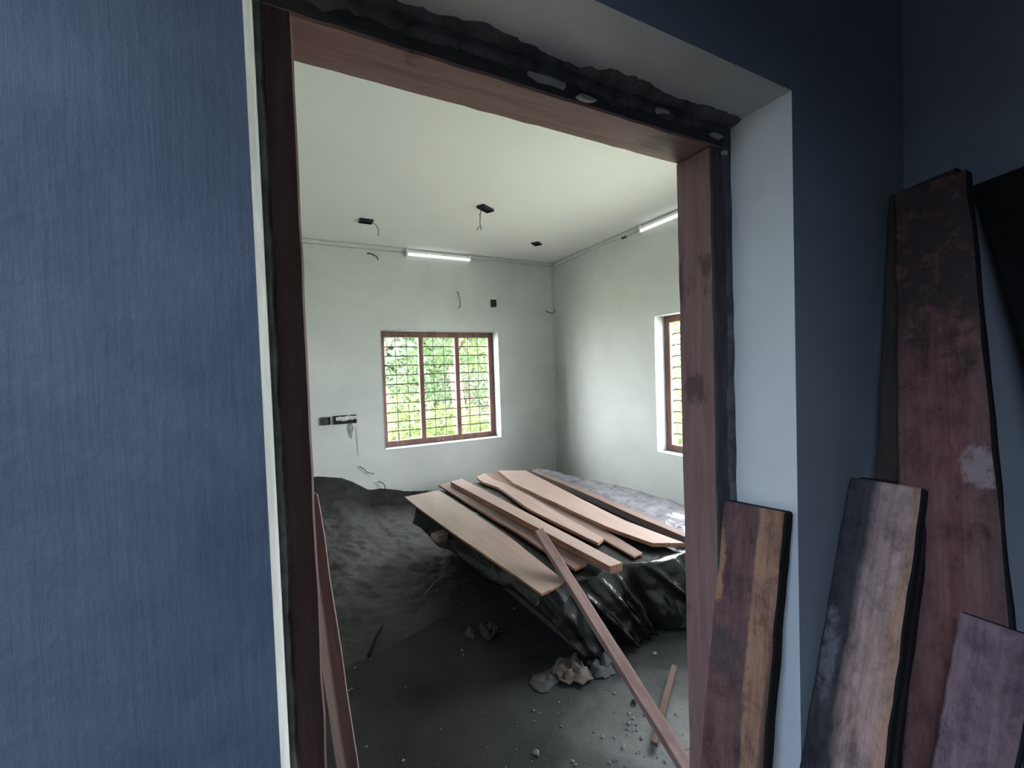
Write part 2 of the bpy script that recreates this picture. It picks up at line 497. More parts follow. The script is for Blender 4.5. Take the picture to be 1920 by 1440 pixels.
# ragged mortar left along the frame, where it meets the plaster
def ragged(name, pts, side, out, w0, depth, seed, n=60, mat=None):
    """a strip of mortar of uneven width along a polyline; side = spread direction, out = thickness direction"""
    P = resample(pts, n)
    side, out = Vector(side), Vector(out)
    V, Fc = [], []
    for i, p in enumerate(P):
        f = i / (n - 1)
        k = noise.noise(Vector((f * 7 + seed, 1.3, seed))) + 0.6 * noise.noise(Vector((f * 29, seed, 2.0))) + 0.35 * noise.noise(Vector((f * 80, seed, 5.0)))
        w = max(0.004, w0 * (1 + 0.55 * k))
        k3 = noise.noise(Vector((f * 22, seed + 9, 1)))
        dd = depth * (1 + 0.5 * k3)
        V += [p, p + out * dd, p + side * w * 0.72 + out * dd * 0.9, p + side * w]
    for i in range(n - 1):
        a, b = i * 4, (i + 1) * 4
        for k in range(4):
            Fc.append((a + k, a + (k + 1) % 4, b + (k + 1) % 4, b + k))
    Fc += [(3, 2, 1, 0), tuple((n - 1) * 4 + k for k in range(4))]
    return mesh_obj(name, V, Fc, mat or M['mortar'], door, smooth=False)
ragged('mortar_edge', [(-0.011, YF, ZN), (XN, YF, ZN)], (0, -1, 0), (0, 0, -1), 0.045, 0.010, 2.0, 110)
ragged('mortar_edge', [(-0.011, YF, ZN), (XN, YF, ZN)], (0, 0, -1), (0, -1, 0), 0.042, 0.012, 6.0, 110)
ragged('mortar_edge', [(XN, YF, 0.0), (XN, YF, ZN)], (-1, 0, 0), (0, -1, 0), 0.026, 0.010, 4.0, 120)
ragged('mortar_edge', [(-0.0215, YF, 0.0), (-0.0215, YF, ZN)], (1, 0, 0), (0, -1, 0), 0.014, 0.008, 5.0, 120, M['grey_mortar'])
for k in range(5):      # pale dabs of lime on the head and the top corner
    x = [0.62, 0.74, 1.02, 1.26, 1.30][k]; z = [2.405, 2.392, 2.425, 2.405, 2.36][k]
    w = [0.07, 0.04, 0.03, 0.03, 0.012][k]
    ring = [Vector((x + w * math.cos(a) * R_.uniform(0.6, 1), YF - 0.013, z + 0.008 * math.sin(a) * R_.uniform(0.5, 1.4))) for a in [i * math.tau / 9 for i in range(9)]]
    V = ring + [Vector((p.x, YF + 0.002, p.z)) for p in ring] + [Vector((x, YF - 0.018, z))]
    Fc = [(i, (i + 1) % 9, 9 + (i + 1) % 9, 9 + i) for i in range(9)] + [((i + 1) % 9, i, 18) for i in range(9)]
    mesh_obj('lime_dab', V, Fc, M['lime'], door)

# ------------------------------------------------------------------ windows
win_wood = wood('weathered_red_window_wood', (0.26, 0.15, 0.13), (0.13, 0.075, 0.065), 9, 0.75, 0.1, 0.5, (0.08, 0.06, 0.04), 0.2, 6.0, 0.4)
def grille_window(name, origin, ux, uy, w, h, depth, thick):
    """origin = lower corner on the wall face, ux = direction along the wall, uy = direction into the wall; depth = reveal before the frame"""
    root = st(empty(name, origin))
    o, ux, uy, uz = Vector(origin), Vector(ux), Vector(uy), Vector((0, 0, 1))
    def bx(nm, a0, a1, d0, d1, z0, z1, mat, bev=0.0):
        V = [o + ux * a + uy * d + uz * z for z in (z0, z1) for (a, d) in ((a0, d0), (a1, d0), (a1, d1), (a0, d1))]
        ob = mesh_obj(nm, V, BF, mat, root, bevel=bev)
        import bmesh
        bm = bmesh.new(); bm.from_mesh(ob.data); bmesh.ops.recalc_face_normals(bm, faces=bm.faces[:]); bm.to_mesh(ob.data); bm.free()
        return ob
    L = 0.006
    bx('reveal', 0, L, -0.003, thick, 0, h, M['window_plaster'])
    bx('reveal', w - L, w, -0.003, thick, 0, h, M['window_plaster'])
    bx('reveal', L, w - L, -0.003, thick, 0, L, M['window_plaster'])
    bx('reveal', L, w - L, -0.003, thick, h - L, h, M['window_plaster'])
    f, d0, d1 = 0.062, depth, depth + 0.07
    a, b = L, w - L
    bx('frame_stile', a, a + f, d0, d1, L, h - L, win_wood, 0.004)
    bx('frame_stile', b - f, b, d0, d1, L, h - L, win_wood, 0.004)
    bx('frame_rail', a + f, b - f, d0, d1, L, L + f, win_wood, 0.004)
    bx('frame_rail', a + f, b - f, d0, d1, h - L - f, h - L, win_wood, 0.004)
    mw = 0.052
    span = (b - a - 2 * f - 2 * mw) / 3
    for k in (1, 2):
        x = a + f + k * span + (k - 1) * mw
        bx('mullion', x, x + mw, d0, d1, L + f, h - L - f, win_wood, 0.004)
    zz0, zz1 = L + f, h - L - f
    dm = (d0 + d1) / 2
    hb = vb = None
    for k in range(3):
        x = a + f + k * (span + mw)
        for i in range(10):
            z = zz0 + (zz1 - zz0) * (i + 1) / 11
            P = [o + ux * (x - 0.004) + uy * (dm + 0.012) + uz * (z - 0.012), o + ux * (x + 0.02) + uy * dm + uz * z, o + ux * (x + span - 0.02) + uy * dm + uz * z,
                 o + ux * (x + span + 0.004) + uy * (dm + 0.012) + uz * (z - 0.012)]
            tube('grille_bar', P, 0.0060, M['grille'], root, 5)
        for i in (1, 2):
            xx = x + span * i / 3
            tube('grille_rod', [o + ux * xx + uy * (dm + 0.009) + uz * zz0, o + ux * xx + uy * (dm + 0.009) + uz * zz1], 0.0040, M['grille'], root, 5)
    return root
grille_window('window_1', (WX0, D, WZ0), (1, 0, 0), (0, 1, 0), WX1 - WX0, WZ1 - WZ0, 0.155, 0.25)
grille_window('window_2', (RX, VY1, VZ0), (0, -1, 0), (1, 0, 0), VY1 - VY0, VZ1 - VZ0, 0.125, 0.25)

# ------------------------------------------------------------------ sand heap
def interp(x, pts):
    if x <= pts[0][0]: return pts[0][1]
    for (a, b), (c, d) in zip(pts, pts[1:]):
        if x <= c:
            return b + (d - b) * (x - a) / (c - a)
    return pts[-1][1]
TOP = [(-1.05, 0.74), (0.26, 0.68), (0.48, 0.632), (0.60, 0.57), (0.735, 0.475), (0.90, 0.462), (1.19, 0.377), (1.6, 0.33), (2.6, 0.30), (3.15, 0.33)]
def sand_h(x, y):
    d = D - y
    top = interp(x, TOP)
    reach = 2.3 - 0.28 * max(0, x)
    f = max(0.0, 1 - d / reach)
    lip = 0.10 * math.exp(-(d / 0.16) ** 2)
    base = (top - 0.10) * (f ** 1.25) + lip * (1 if top > 0.2 else 0)
    nz = 0.035 * noise.noise(Vector((x * 2.2, y * 2.2, 1.0))) + 0.022 * noise.noise(Vector((x * 7, y * 7, 4.0))) + 0.016 * noise.noise(Vector((x * 15, y * 19, 7.0))) + 0.008 * noise.noise(Vector((x * 28, y * 34, 3.0)))
    k = min(1.0, base / 0.08)
    return base + nz * k * (0.25 if d < 0.03 else 1) - 0.012 * (1 - k)
nx, ny = 230, 150
V, Fc = [], []
for j in range(ny):
    y = D - 0.001 - (2.75) * (j / (ny - 1)) ** 1.15
    for i in range(nx):
        x = LX + 0.002 + (RX - LX - 0.004) * i / (nx - 1)
        V.append((x, y, sand_h(x, y)))
for j in range(ny - 1):
    for i in range(nx - 1):
        a = j * nx + i
        Fc.append((a, a + nx, a + nx + 1, a + 1))
sand = mesh_obj('sand_heap', V, Fc, M['sand'], smooth=True)
tag(sand, 'heap of dark grey sand sloping down from the back wall to the floor', 'sand', kind='stuff')

# ------------------------------------------------------------------ lumber stack
pink = wood('pale_pinkish_sawn_wood', (0.285, 0.21, 0.185), (0.21, 0.15, 0.13), 8, 0.6, 0.05, 0.25, (0.30, 0.21, 0.17), 0.2, 3.0, 0.3)
ply = wood('tan_smooth_board', (0.22, 0.165, 0.138), (0.18, 0.13, 0.108), 5, 0.55, 0.05, 0.35, (0.29, 0.23, 0.20), 0.12, 3.0, 1.1)
brown = wood('brown_sawn_wood', (0.17, 0.115, 0.095), (0.105, 0.07, 0.058), 8, 0.65, 0.05, 0.3, (0.10, 0.06, 0.05), 0.25, 3.0, 2.3)
redend = wood('orange_brown_wood_edge', (0.30, 0.16, 0.10), (0.13, 0.07, 0.05), 10, 0.7, 0.08, 0.5, (0.07, 0.04, 0.03), 0.3, 6.0, 3.3)
old = wood('old_dark_wood', (0.10, 0.075, 0.065), (0.045, 0.035, 0.03), 8, 0.8, 0.06, 0.3, (0.02, 0.02, 0.02), 0.3, 4.0, 5.3)
A = ([(0.921, 3.941, 0.567), (0.958, 3.547, 0.547), (1.04, 2.934, 0.516), (1.124, 2.372, 0.488), (1.177, 1.993, 0.469)],
     [(1.257, 3.977, 0.568), (1.294, 3.549, 0.547), (1.328, 3.165, 0.528), (1.363, 2.663, 0.503), (1.365, 2.029, 0.471)])
B = ([(1.302, 4.13, 0.578), (1.383, 3.288, 0.536), (1.447, 2.702, 0.507), (1.459, 2.472, 0.495), (1.495, 2.126, 0.478)],
     [(1.576, 4.202, 0.582), (1.61, 3.572, 0.55), (1.663, 2.985, 0.521), (1.619, 2.535, 0.498), (1.597, 2.145, 0.479)])
Cb = ([(1.385, 4.009, 0.623), (1.474, 3.274, 0.586), (1.543, 2.695, 0.557), (1.589, 2.299, 0.537), (1.63, 1.965, 0.521)],
      [(1.523, 4.06, 0.625), (1.6, 3.278, 0.586), (1.649, 2.72, 0.559), (1.692, 2.295, 0.537), (1.723, 1.965, 0.521)])
Db = ([(1.728, 4.18, 0.586), (1.708, 3.997, 0.577), (1.774, 3.743, 0.565), (1.742, 3.103, 0.533), (1.786, 2.681, 0.512), (1.818, 2.409, 0.498), (1.83, 2.326, 0.494)],
      [(1.863, 4.263, 0.591), (1.858, 4.039, 0.579), (1.887, 3.795, 0.567), (1.915, 3.346, 0.545), (1.906, 2.856, 0.52), (1.912, 2.555, 0.505), (1.914, 2.366, 0.496)])
Eb = ([(1.88, 4.303, 0.581), (1.912, 3.324, 0.532), (1.916, 2.548, 0.493), (1.92, 2.081, 0.47)],
      [(2.064, 4.27, 0.579), (2.046, 3.185, 0.525), (2.038, 2.529, 0.492), (2.009, 2.095, 0.47)])
Fb = ([(1.997, 4.224, 0.609), (1.932, 3.733, 0.584), (1.99, 2.978, 0.546), (2.031, 2.455, 0.52), (2.116, 2.116, 0.503)],
      [(2.261, 4.072, 0.601), (2.254, 3.692, 0.582), (2.235, 3.098, 0.552), (2.225, 2.507, 0.523), (2.303, 2.012, 0.498)])
Gb = ([(2.283, 3.994, 0.607), (2.329, 3.176, 0.566), (2.337, 2.512, 0.533), (2.364, 2.037, 0.509)],
      [(2.338, 4.01, 0.608), (2.398, 3.189, 0.567), (2.412, 2.533, 0.534), (2.426, 2.081, 0.512)])
GRP = 'loose boards lying on the tarp'
def board(name, e, th, mats, label, cat, seed, slots=None, **kw):
    o = slab(name, e[0], e[1], (0, 0, -th), mats, None, 18, 0.0018, seed, 0.002, slots, **kw)
    return tag(o, label, cat, GRP)
board('wide_board', A, 0.016, [ply, redend], 'widest flat tan board, at the left edge of the tarp-covered stack', 'board', 21, (0, 1, 1, 1, 1))
board('plank', B, 0.020, [brown, redend], 'thin brown plank lying under the thick beam on the stack', 'plank', 22, (0, 1, 1, 1, 1))
board('beam', Cb, 0.048, [pink, redend], 'thick squared beam with pale top lying near the middle of the stack', 'beam', 23, (0, 1, 1, 1, 1))
board('plank', Db, 0.024, [pink, redend], 'narrow pale plank with a wavy bark edge right of the beam', 'plank', 24, (0, 1, 1, 1, 1))
board('plank', Eb, 0.014, [brown, redend], 'low brown plank half hidden beneath the broad pinkish plank', 'plank', 25, (0, 1, 1, 1, 1))
board('plank', Fb, 0.028, [pink, redend], 'broad pinkish plank with an angled near end on the stack', 'plank', 26, (0, 1, 1, 1, 1))
board('plank', Gb, 0.055, [brown, old], 'slim dark batten standing on edge at the right of the stack', 'batten', 27, (0, 1, 1, 1, 1))

def tarp_material():
    m, nt, b = nodes('black_plastic_sheet')
    v = coords(nt)
    n = noise_tex(nt, v, 6, 5, 0.6)
    col = ramp(nt, n, [(0.35, (0.003, 0.004, 0.004)), (0.7, (0.009, 0.010, 0.011))]).outputs[0]
    # lilac-grey window sheen painted into the colour along the sheet's right part
    tc = nt.nodes.new('ShaderNodeTexCoord'); sep = nt.nodes.new('ShaderNodeSeparateXYZ')
    nt.links.new(tc.outputs['Object'], sep.inputs[0])
    mr = N(nt, 'ShaderNodeMapRange'); mr.inputs['From Min'].default_value = 2.3; mr.inputs['From Max'].default_value = 2.5
    nt.links.new(sep.outputs['X'], mr.inputs['Value'])
    mz = N(nt, 'ShaderNodeMapRange'); mz.inputs['From Min'].default_value = 0.40; mz.inputs['From Max'].default_value = 0.47
    nt.links.new(sep.outputs['Z'], mz.inputs['Value'])
    mu = N(nt, 'ShaderNodeMath', operation='MULTIPLY'); nt.links.new(mr.outputs[0], mu.inputs[0]); nt.links.new(mz.outputs[0], mu.inputs[1])
    md_ = N(nt, 'ShaderNodeMath', operation='MULTIPLY'); nt.links.new(mu.outputs[0], md_.inputs[0])
    nt.links.new(ramp(nt, noise_tex(nt, v, 9, 5, 0.6, 1.0), [(0.3, (0.35,) * 3), (0.6, (0.9,) * 3)]).outputs[0], md_.inputs[1])
    col = mix(nt, md_.outputs[0], col, (0.17, 0.165, 0.185))
    nt.links.new(col, b.inputs['Base Color'])
    b.inputs['Roughness'].default_value = 0.25
    b.inputs['Specular IOR Level'].default_value = 0.36
    n1 = bump(nt, b, noise_tex(nt, v, 7, 3, 0.5, 1.5), 0.22, 0.04)
    bump(nt, b, noise_tex(nt, v, 30, 3, 0.5, 0.5), 0.1, 0.006, n1)
    return m
M['tarp'] = tarp_material()
def tarp_edge(v):     # left and right top edges of the covered stack, v = 0 near .. 1 far
    l = [Vector((1.235, 2.06, 0.450)), Vector((1.10, 3.0, 0.497)), Vector((1.04, 3.95, 0.545))]
    r = [Vector((3.05, 1.98, 0.447)), Vector((2.90, 3.05, 0.499)), Vector((2.50, 4.27, 0.561))]
    def q(a):
        return a[0].lerp(a[1], v * 2) if v < 0.5 else a[1].lerp(a[2], v * 2 - 1)
    return q(l), q(r)
V, Fc = [], []
nu, nv, NL, NN = 110, 60, 10, 34
RIDGES = [(0.40, 0.20, 0.012, 0.09), (0.27, 0.07, 0.010, 0.06), (0.20, 0.10, 0.010, 0.05), (0.33, 0.03, 0.014, -0.05), (0.52, 0.10, 0.012, 0.06), (0.10, 0.12, 0.014, 0.05)]
for j in range(-NN, nv):
    v = max(0, j) / (nv - 1)
    l, r = tarp_edge(v)
    for i in range(-NL, nu):
        u = max(0, i) / (nu - 1)
        p = l.lerp(r, u)
        near_bow = 0.05 * math.sin(u * 9) + 0.03 * math.sin(u * 23 + 1)
        p.y += near_bow * (1 - v) * (1 if u > 0.05 else u / 0.05) * 0.6
        wr = noise.noise(Vector((p.x * 5, p.y * 5, 2))) * 0.5 + noise.noise(Vector((p.x * 14, p.y * 9, 5))) * 0.3
        rough = max(0.0, (p.x - 2.46) / 0.12)
        rough = min(1.0, rough)
        p.z += -0.006 + (wr * 0.004 if rough == 0 else wr * 0.035 * rough + 0.02 * rough)
        du = (-i / NL) if i < 0 else 0.0
        dv = (-j / NN) if j < 0 else 0.0
        if i < 0:
            drop = 0.09 + 0.05 * noise.noise(Vector((p.y * 2.5, 7, 0))) + 0.14 * v
            bil = noise.noise(Vector((p.y * 3.0, du * 2, 1.0)))
            p.x -= du * 0.05 + 0.035 * bil * du
            p.z -= drop * du
        if j < 0:
            fold = math.sin(u * 26 + 1.2 * math.sin(u * 7)) * 0.035 + noise.noise(Vector((u * 11, dv * 1.5, 3))) * 0.05 + noise.noise(Vector((u * 30, dv * 5, 9))) * 0.018
            for (uc, sl, wd, am) in RIDGES:
                fold += am * math.exp(-((u - uc - sl * dv) / wd) ** 2)
            p.y -= dv * 0.10 + fold * min(1, dv * 2.5)
            p.x += dv * 0.24 * (1 - u) ** 2
            hgt = 0.42 - (0.12 * du if i < 0 else 0)
            z0 = p.z
            p.z = max(0.012 + 0.01 * abs(fold) * 10 * 0.2, p.z - hgt * dv * (1.0 + 0.08 * noise.noise(Vector((u * 6, 4, 4)))))
        V.append(p)
W = nu + NL
for j in range(nv + NN - 1):
    for i in range(W - 1):
        a = j * W + i
        Fc.append((a, a + 1, a + W + 1, a + W))
tarp = mesh_obj('tarp', V, Fc, M['tarp'], smooth=True)
md = tarp.modifiers.new('solid', 'SOLIDIFY'); md.thickness = 0.003; md.offset = -1
tag(tarp, 'glossy black plastic sheet draped over the timber stack', 'tarp')

# stacked planks that show below the sheet on the left side
def stick_box(name, p0, p1, w, th, mats, label, cat, seed, group=None, slots=None, upv=(0, 0, 1)):
    p0, p1 = Vector(p0), Vector(p1)
    ax = (p1 - p0).normalized()
    upv = Vector(upv); upv = (upv - ax * upv.dot(ax)).normalized()
    sx = ax.cross(upv).normalized()
    o = slab(name, [p0 - sx * w / 2, p1 - sx * w / 2], [p0 + sx * w / 2, p1 + sx * w / 2], -upv * th, mats, None, 12, 0.0015, seed, 0.0025, slots)
    return tag(o, label, cat, group)
UND = 'planks at the bottom of the stack'
stick_box('plank', (1.555, 2.01, 0.060), (1.26, 3.75, 0.285), 0.20, 0.040, [old], 'long dark plank lying lowest on the left side of the stack', 'plank', 31, UND)
stick_box('plank', (1.575, 2.12, 0.115), (1.285, 3.75, 0.335), 0.17, 0.034, [old], 'long dark plank lying upon the lowest one at the stack side', 'plank', 32, UND)
stick_box('plank', (1.37, 2.09, 0.318), (1.24, 3.6, 0.40), 0.16, 0.030, [frame_left], 'reddish plank end peeking out below the sheet at the left side', 'plank', 33, UND)
stick_box('wood_block', (0.97, 3.24, 0.43), (1.30, 3.30, 0.445), 0.11, 0.045, [pink], 'short pale wood block sticking out left below the wide board', 'block', 34)
for k, (y, x0, x1) in enumerate([(2.35, 1.47, 2.95), (3.1, 1.40, 2.85), (3.75, 1.36, 2.6)]):
    zt = 0.45 + 0.05 * (y - 2.05) - 0.012
    stick_box('bearer', (x0, y, zt), (x1, y, zt), 0.09, zt - 0.02 - max(0, sand_h(1.9, y)) * 0.5, [old], ['rough bearer timber under the near end of the sheet', 'rough bearer timber under the middle of the sheet', 'rough bearer timber under the far end of the sheet'][k], 'timber', 40 + k, 'bearers under the sheet')

# leaning batten in the doorway, a thin stick behind it
old_stick = wood('old_brown_stick', (0.12, 0.075, 0.06), (0.06, 0.038, 0.03), 8, 0.8, 0.06, None, None, 0.3)
lean_mat = wood('red_brown_batten_wood', (0.30, 0.20, 0.185), (0.20, 0.125, 0.115), 8, 0.65, 0.05, 0.5, (0.10, 0.06, 0.055), 0.2, 4.0, 6.6)
stick_box('batten', (1.37, 1.14, 0.028), (1.381, 2.345, 0.672), 0.056, 0.045, [lean_mat], 'long square batten leaning from the doorway up onto the beam', 'batten', 51, upv=(-0.2, -0.4, 1))
stick_box('thin_stick', (1.36, 1.38, 0.035), (1.80, 1.66, 0.06), 0.030, 0.02, [old_stick], 'thin brown stick crossing behind the foot of the leaning batten', 'stick', 52)

# plank standing in the room against the left jamb
grey_plank = wood('greyish_pink_plank', (0.62, 0.50, 0.47), (0.42, 0.33, 0.31), 8, 0.75, 0.05, 0.4, (0.18, 0.14, 0.14), 0.25, 4.0, 8.1)
o = slab('plank', [(0.035, 1.115, 1.40), (0.150, 1.30, 0.0)], [(0.060, 1.116, 1.402), (0.190, 1.30, 0.0)], (-0.02, 0.09, 0.0), [grey_plank, frame_arris], None, 14, 0.002, 61, 0.003, (1, 0, 1, 0, 0))
tag(o, 'narrow greyish plank standing in the room against the left door jamb', 'plank')

# ------------------------------------------------------------------ planks leaning in the hall
LEAN = 'planks leaning in the hall corner'
def hall_plank(name, TL, TR, BR, BL, th, mats, label, seed, cat='plank', slots=None, zend=0.0, wob=0.0025, n=26):
    """face corners seen from the hall; the lower edge is carried on to the floor"""
    TL, TR, BR, BL = map(Vector, (TL, TR, BR, BL))
    def down(a, b):
        f = (a.z - zend) / (a.z - b.z)
        return a + (b - a) * f
    L2, R2 = down(TL, BL), down(TR, BR)
    nrm = (TR - TL).cross(L2 - TL).normalized()
    if nrm.x < 0: nrm = -nrm
    o = slab(name, [L2, TL], [R2, TR], nrm * th, mats, None, n, wob, seed, 0.005, slots)
    return tag(o, label, cat, LEAN)
edge_dark = wood('black_plank_edge', (0.022, 0.018, 0.018), (0.008, 0.007, 0.008), 8, 0.9, 0.1)  # near-black wood for plank backs, right sides and ends
mA = band_wood('dark_plank_with_orange_stripe', [(-0.10, (0.17, 0.09, 0.095)), (0.018, (0.15, 0.088, 0.085)), (0.030, (0.38, 0.21, 0.14)), (0.085, (0.34, 0.19, 0.13)), (0.1, (0.12, 0.07, 0.06))],
               1.0, 0.012, 0.25, [(0.06, 0.22, -0.13, 0.02, (0.07, 0.06, 0.065)), (0.22, 0.52, -0.11, -0.075, (0.40, 0.22, 0.14))])
hall_plank('plank', (1.268, 0.950, 1.223), (1.268, 0.744, 1.238), (1.17, 0.758, 0.513), (1.17, 0.985, 0.321), 0.042, [mA, edge_dark],
           'short dark plank with an orange-brown stripe standing against the right jamb', 71, slots=(0, 1, 0, 1, 1))
mB = band_wood('dusty_plank_half_black', [(-0.10, (0.055, 0.052, 0.058)), (-0.035, (0.075, 0.065, 0.07)), (-0.005, (0.44, 0.30, 0.27)), (0.06, (0.46, 0.31, 0.275)), (0.085, (0.46, 0.28, 0.20))],
               2.2, 0.014, 0.3, [(0.02, 0.3, -0.1, -0.05, (0.17, 0.165, 0.17))])
hall_plank('plank', (1.57, 0.722, 1.305), (1.57, 0.539, 1.308), (1.29, 0.52, 0.651), (1.29, 0.73, 0.48), 0.034, [mB, edge_dark],
           'mid-height plank, left half black and right half dusty pink', 72, slots=(0, 1, 0, 1, 1))
hall_plank('plank', (1.612, 0.716, 1.300), (1.612, 0.537, 1.312), (1.332, 0.518, 0.633), (1.332, 0.72, 0.462), 0.030, [edge_dark, edge_dark],
           'blackened plank standing directly behind the half black dusty plank', 73)
mC = band_wood('tall_red_brown_plank', [(-0.10, (0.20, 0.098, 0.09)), (0.03, (0.22, 0.10, 0.092)), (0.06, (0.20, 0.108, 0.104)), (0.1, (0.14, 0.08, 0.08))],
               3.7, 0.02, 0.3, [(0.20, 0.32, 0.03, 0.12, (0.34, 0.27, 0.28)), (-0.55, -0.28, -0.01, 0.12, (0.06, 0.06, 0.07)), (0.55, 1.3, -0.2, 0.2, (0.055, 0.042, 0.042))])  # last patch darkens the upper end: shade put into the wood colour
hall_plank('plank', (1.83, 0.701, 2.228), (1.83, 0.525, 2.232), (1.47, 0.345, 0.954), (1.43, 0.545, 0.568), 0.032, [mC, edge_dark],
           'tallest red-brown plank with white scuff marks leaning in the corner', 74, slots=(0, 1, 0, 1, 1))
hall_plank('plank', (1.872, 0.733, 2.235), (1.872, 0.56, 2.262), (1.52, 0.42, 0.954), (1.50, 0.66, 0.568), 0.032, [old, edge_dark],
           'blackish plank standing behind the tallest red-brown plank', 75, slots=(0, 1, 0, 1, 1))
mD = band_wood('dull_purple_plank', [(-0.10, (0.25, 0.165, 0.19)), (0.0, (0.22, 0.145, 0.165)), (0.1, (0.19, 0.125, 0.14))], 5.1, 0.02, 0.4)
hall_plank('plank', (1.42, 0.426, 1.056), (1.42, 0.295, 1.056), (1.33, 0.308, 0.804), (1.33, 0.448, 0.691), 0.028, [mD, edge_dark],
           'low dull purple plank standing in front at the lower right', 76, slots=(0, 1, 0, 1, 1))
hall_plank('plank', (1.955, 0.553, 2.213), (1.955, 0.36, 2.240), (1.90, 0.20, 1.50), (1.872, 0.415, 1.60), 0.030, [edge_dark, edge_dark],
           'black board slanting against the hall wall right of the tallest plank', 77)

# ------------------------------------------------------------------ tube lights
def tube_light(label, x0, x1, place):
    """place(a, off, z) -> world point: a along the wall, off away from it"""
    L = x1 - x0
    root = empty('tube_light', place((x0 + x1) / 2, 0, 2.99))
    tag(root, label, 'light', 'tube lights')
    def bx(nm, a0, a1, d0, d1, z0, z1, mat):
        V = [Vector(place(a, d, z)) for z in (z0, z1) for (a, d) in ((a0, d0), (a1, d0), (a1, d1), (a0, d1))]
        import bmesh
        ob = mesh_obj(nm, V, BF, mat, root, bevel=0.002)
        bm = bmesh.new(); bm.from_mesh(ob.data); bmesh.ops.recalc_face_normals(bm, faces=bm.faces[:]); bm.to_mesh(ob.data); bm.free()
    bx('batten_housing', x0 + 0.012, x1 - 0.012, 0, 0.030, 2.992, 3.030, M['white_metal'])
    bx('end_cap', x0, x0 + 0.016, 0, 0.058, 2.968, 3.034, M['white_metal'])
    bx('end_cap', x1 - 0.016, x1, 0, 0.058, 2.968, 3.034, M['white_metal'])
    tube('tube', [place(x0 + 0.016, 0.042, 2.985), place(x1 - 0.016, 0.042, 2.985)], 0.015, M['tube_glass'], root, 12)
tube_light('white tube light on the back wall above the window', 1.232, 1.989, lambda a, d, z: (a, D - d, z))
tube_light('white tube light on the right wall just under the ceiling', 2.42, 3.17, lambda a, d, z: (RX - d, a, z))

# ------------------------------------------------------------------ boxes, holes and wires
def open_box(name, c, ex, ey, en, sx, sy, depth, label, mat, cat='box', wire=None, wire_mat=None, group=None, knock=True):
    """a shallow electrical box, its open mouth facing along en"""
    c, ex, ey, en = Vector(c), Vector(ex), Vector(ey), Vector(en)
    root = empty(name, c)
    tag(root, label, cat, group)
    w = 0.006
    q = [(-1, -1), (1, -1), (1, 1), (-1, 1)]
    def ring(k, d): return [c + ex * a * (sx / 2 - k) + ey * b * (sy / 2 - k) + en * d for a, b in q]
    V = ring(0, 0.0) + ring(0, depth) + ring(w, depth) + ring(w, 0.003)
    Fc = [(3, 2, 1, 0), (12, 13, 14, 15)]
    for s in (0, 4, 8):
        for i in range(4):
            j = (i + 1) % 4
            Fc.append((s + i, s + j, s + 4 + j, s + 4 + i))
    mesh_obj('shell', V, Fc, mat, root)
    if wire:
        for wpts in wire:
            tube('wire', [c + Vector(p) for p in wpts], 0.0035, wire_mat or M['wire'], root, 5)
    return root
CB = 'ceiling junction boxes'
EX, EY, EZ = (1, 0, 0), (0, 1, 0), (0, 0, 1)
DN = (0, 0, -1)
open_box('junction_box', (0.703, 4.039, H), EX, EY, DN, 0.115, 0.095, 0.018, 'black ceiling box with a bent wire, leftmost on the ceiling', M['black'], 'junction box',
         [[(0.045, 0, -0.01), (0.085, 0.0, -0.03), (0.105, 0.0, -0.07), (0.10, 0, -0.13)]], None, CB)
open_box('junction_box', (1.56, 3.36, H), (0.86, 0.5, 0), (-0.5, 0.86, 0), DN, 0.15, 0.075, 0.020, 'black ceiling box with hanging hook and wire, nearest the doorway', M['black'], 'junction box',
         [[(-0.045, 0, -0.01), (-0.045, 0, -0.055), (-0.06, 0.0, -0.068)],
          [(-0.05, 0, -0.06), (-0.055, 0.0, -0.14), (-0.045, 0.0, -0.19), (-0.065, 0, -0.165), (-0.085, 0, -0.20)]], None, CB)
open_box('junction_box', (2.495, 4.086, H), (0.8, 0.6, 0), (-0.6, 0.8, 0), DN, 0.11, 0.085, 0.014, 'small black ceiling box without wire, close to the far corner', M['black'], 'junction box', None, None, CB)
open_box('junction_box', (RX, 3.43, 3.015), EY, EZ, (-1, 0, 0), 0.055, 0.045, 0.012, 'tiny black box on the right wall beside the tube light', M['black'], 'junction box')
open_box('junction_box', (2.28, D, 2.500), EX, EZ, (0, -1, 0), 0.072, 0.090, 0.014, 'small black box on the back wall above the window corner', M['black'], 'junction box',
         [[(0.02, -0.01, -0.035), (0.05, -0.02, -0.05), (0.075, -0.012, -0.048)]], M['white_wire'])
open_box('switch_box', (0.352, D, 1.232), EX, EZ, (0, -1, 0), 0.094, 0.080, 0.016, 'square dark switch box on the back wall, left of the stuffed one', M['dark_box'], 'switch box',
         [[(-0.02, -0.012, 0.005), (0.0, -0.014, -0.002), (0.02, -0.012, 0.006)]], M['wire'])
sb = open_box('switch_box', (0.538, D, 1.234), EX, EZ, (0, -1, 0), 0.222, 0.088, 0.018, 'long black switch box stuffed with crumpled plastic on the back wall', M['black'], 'switch box')
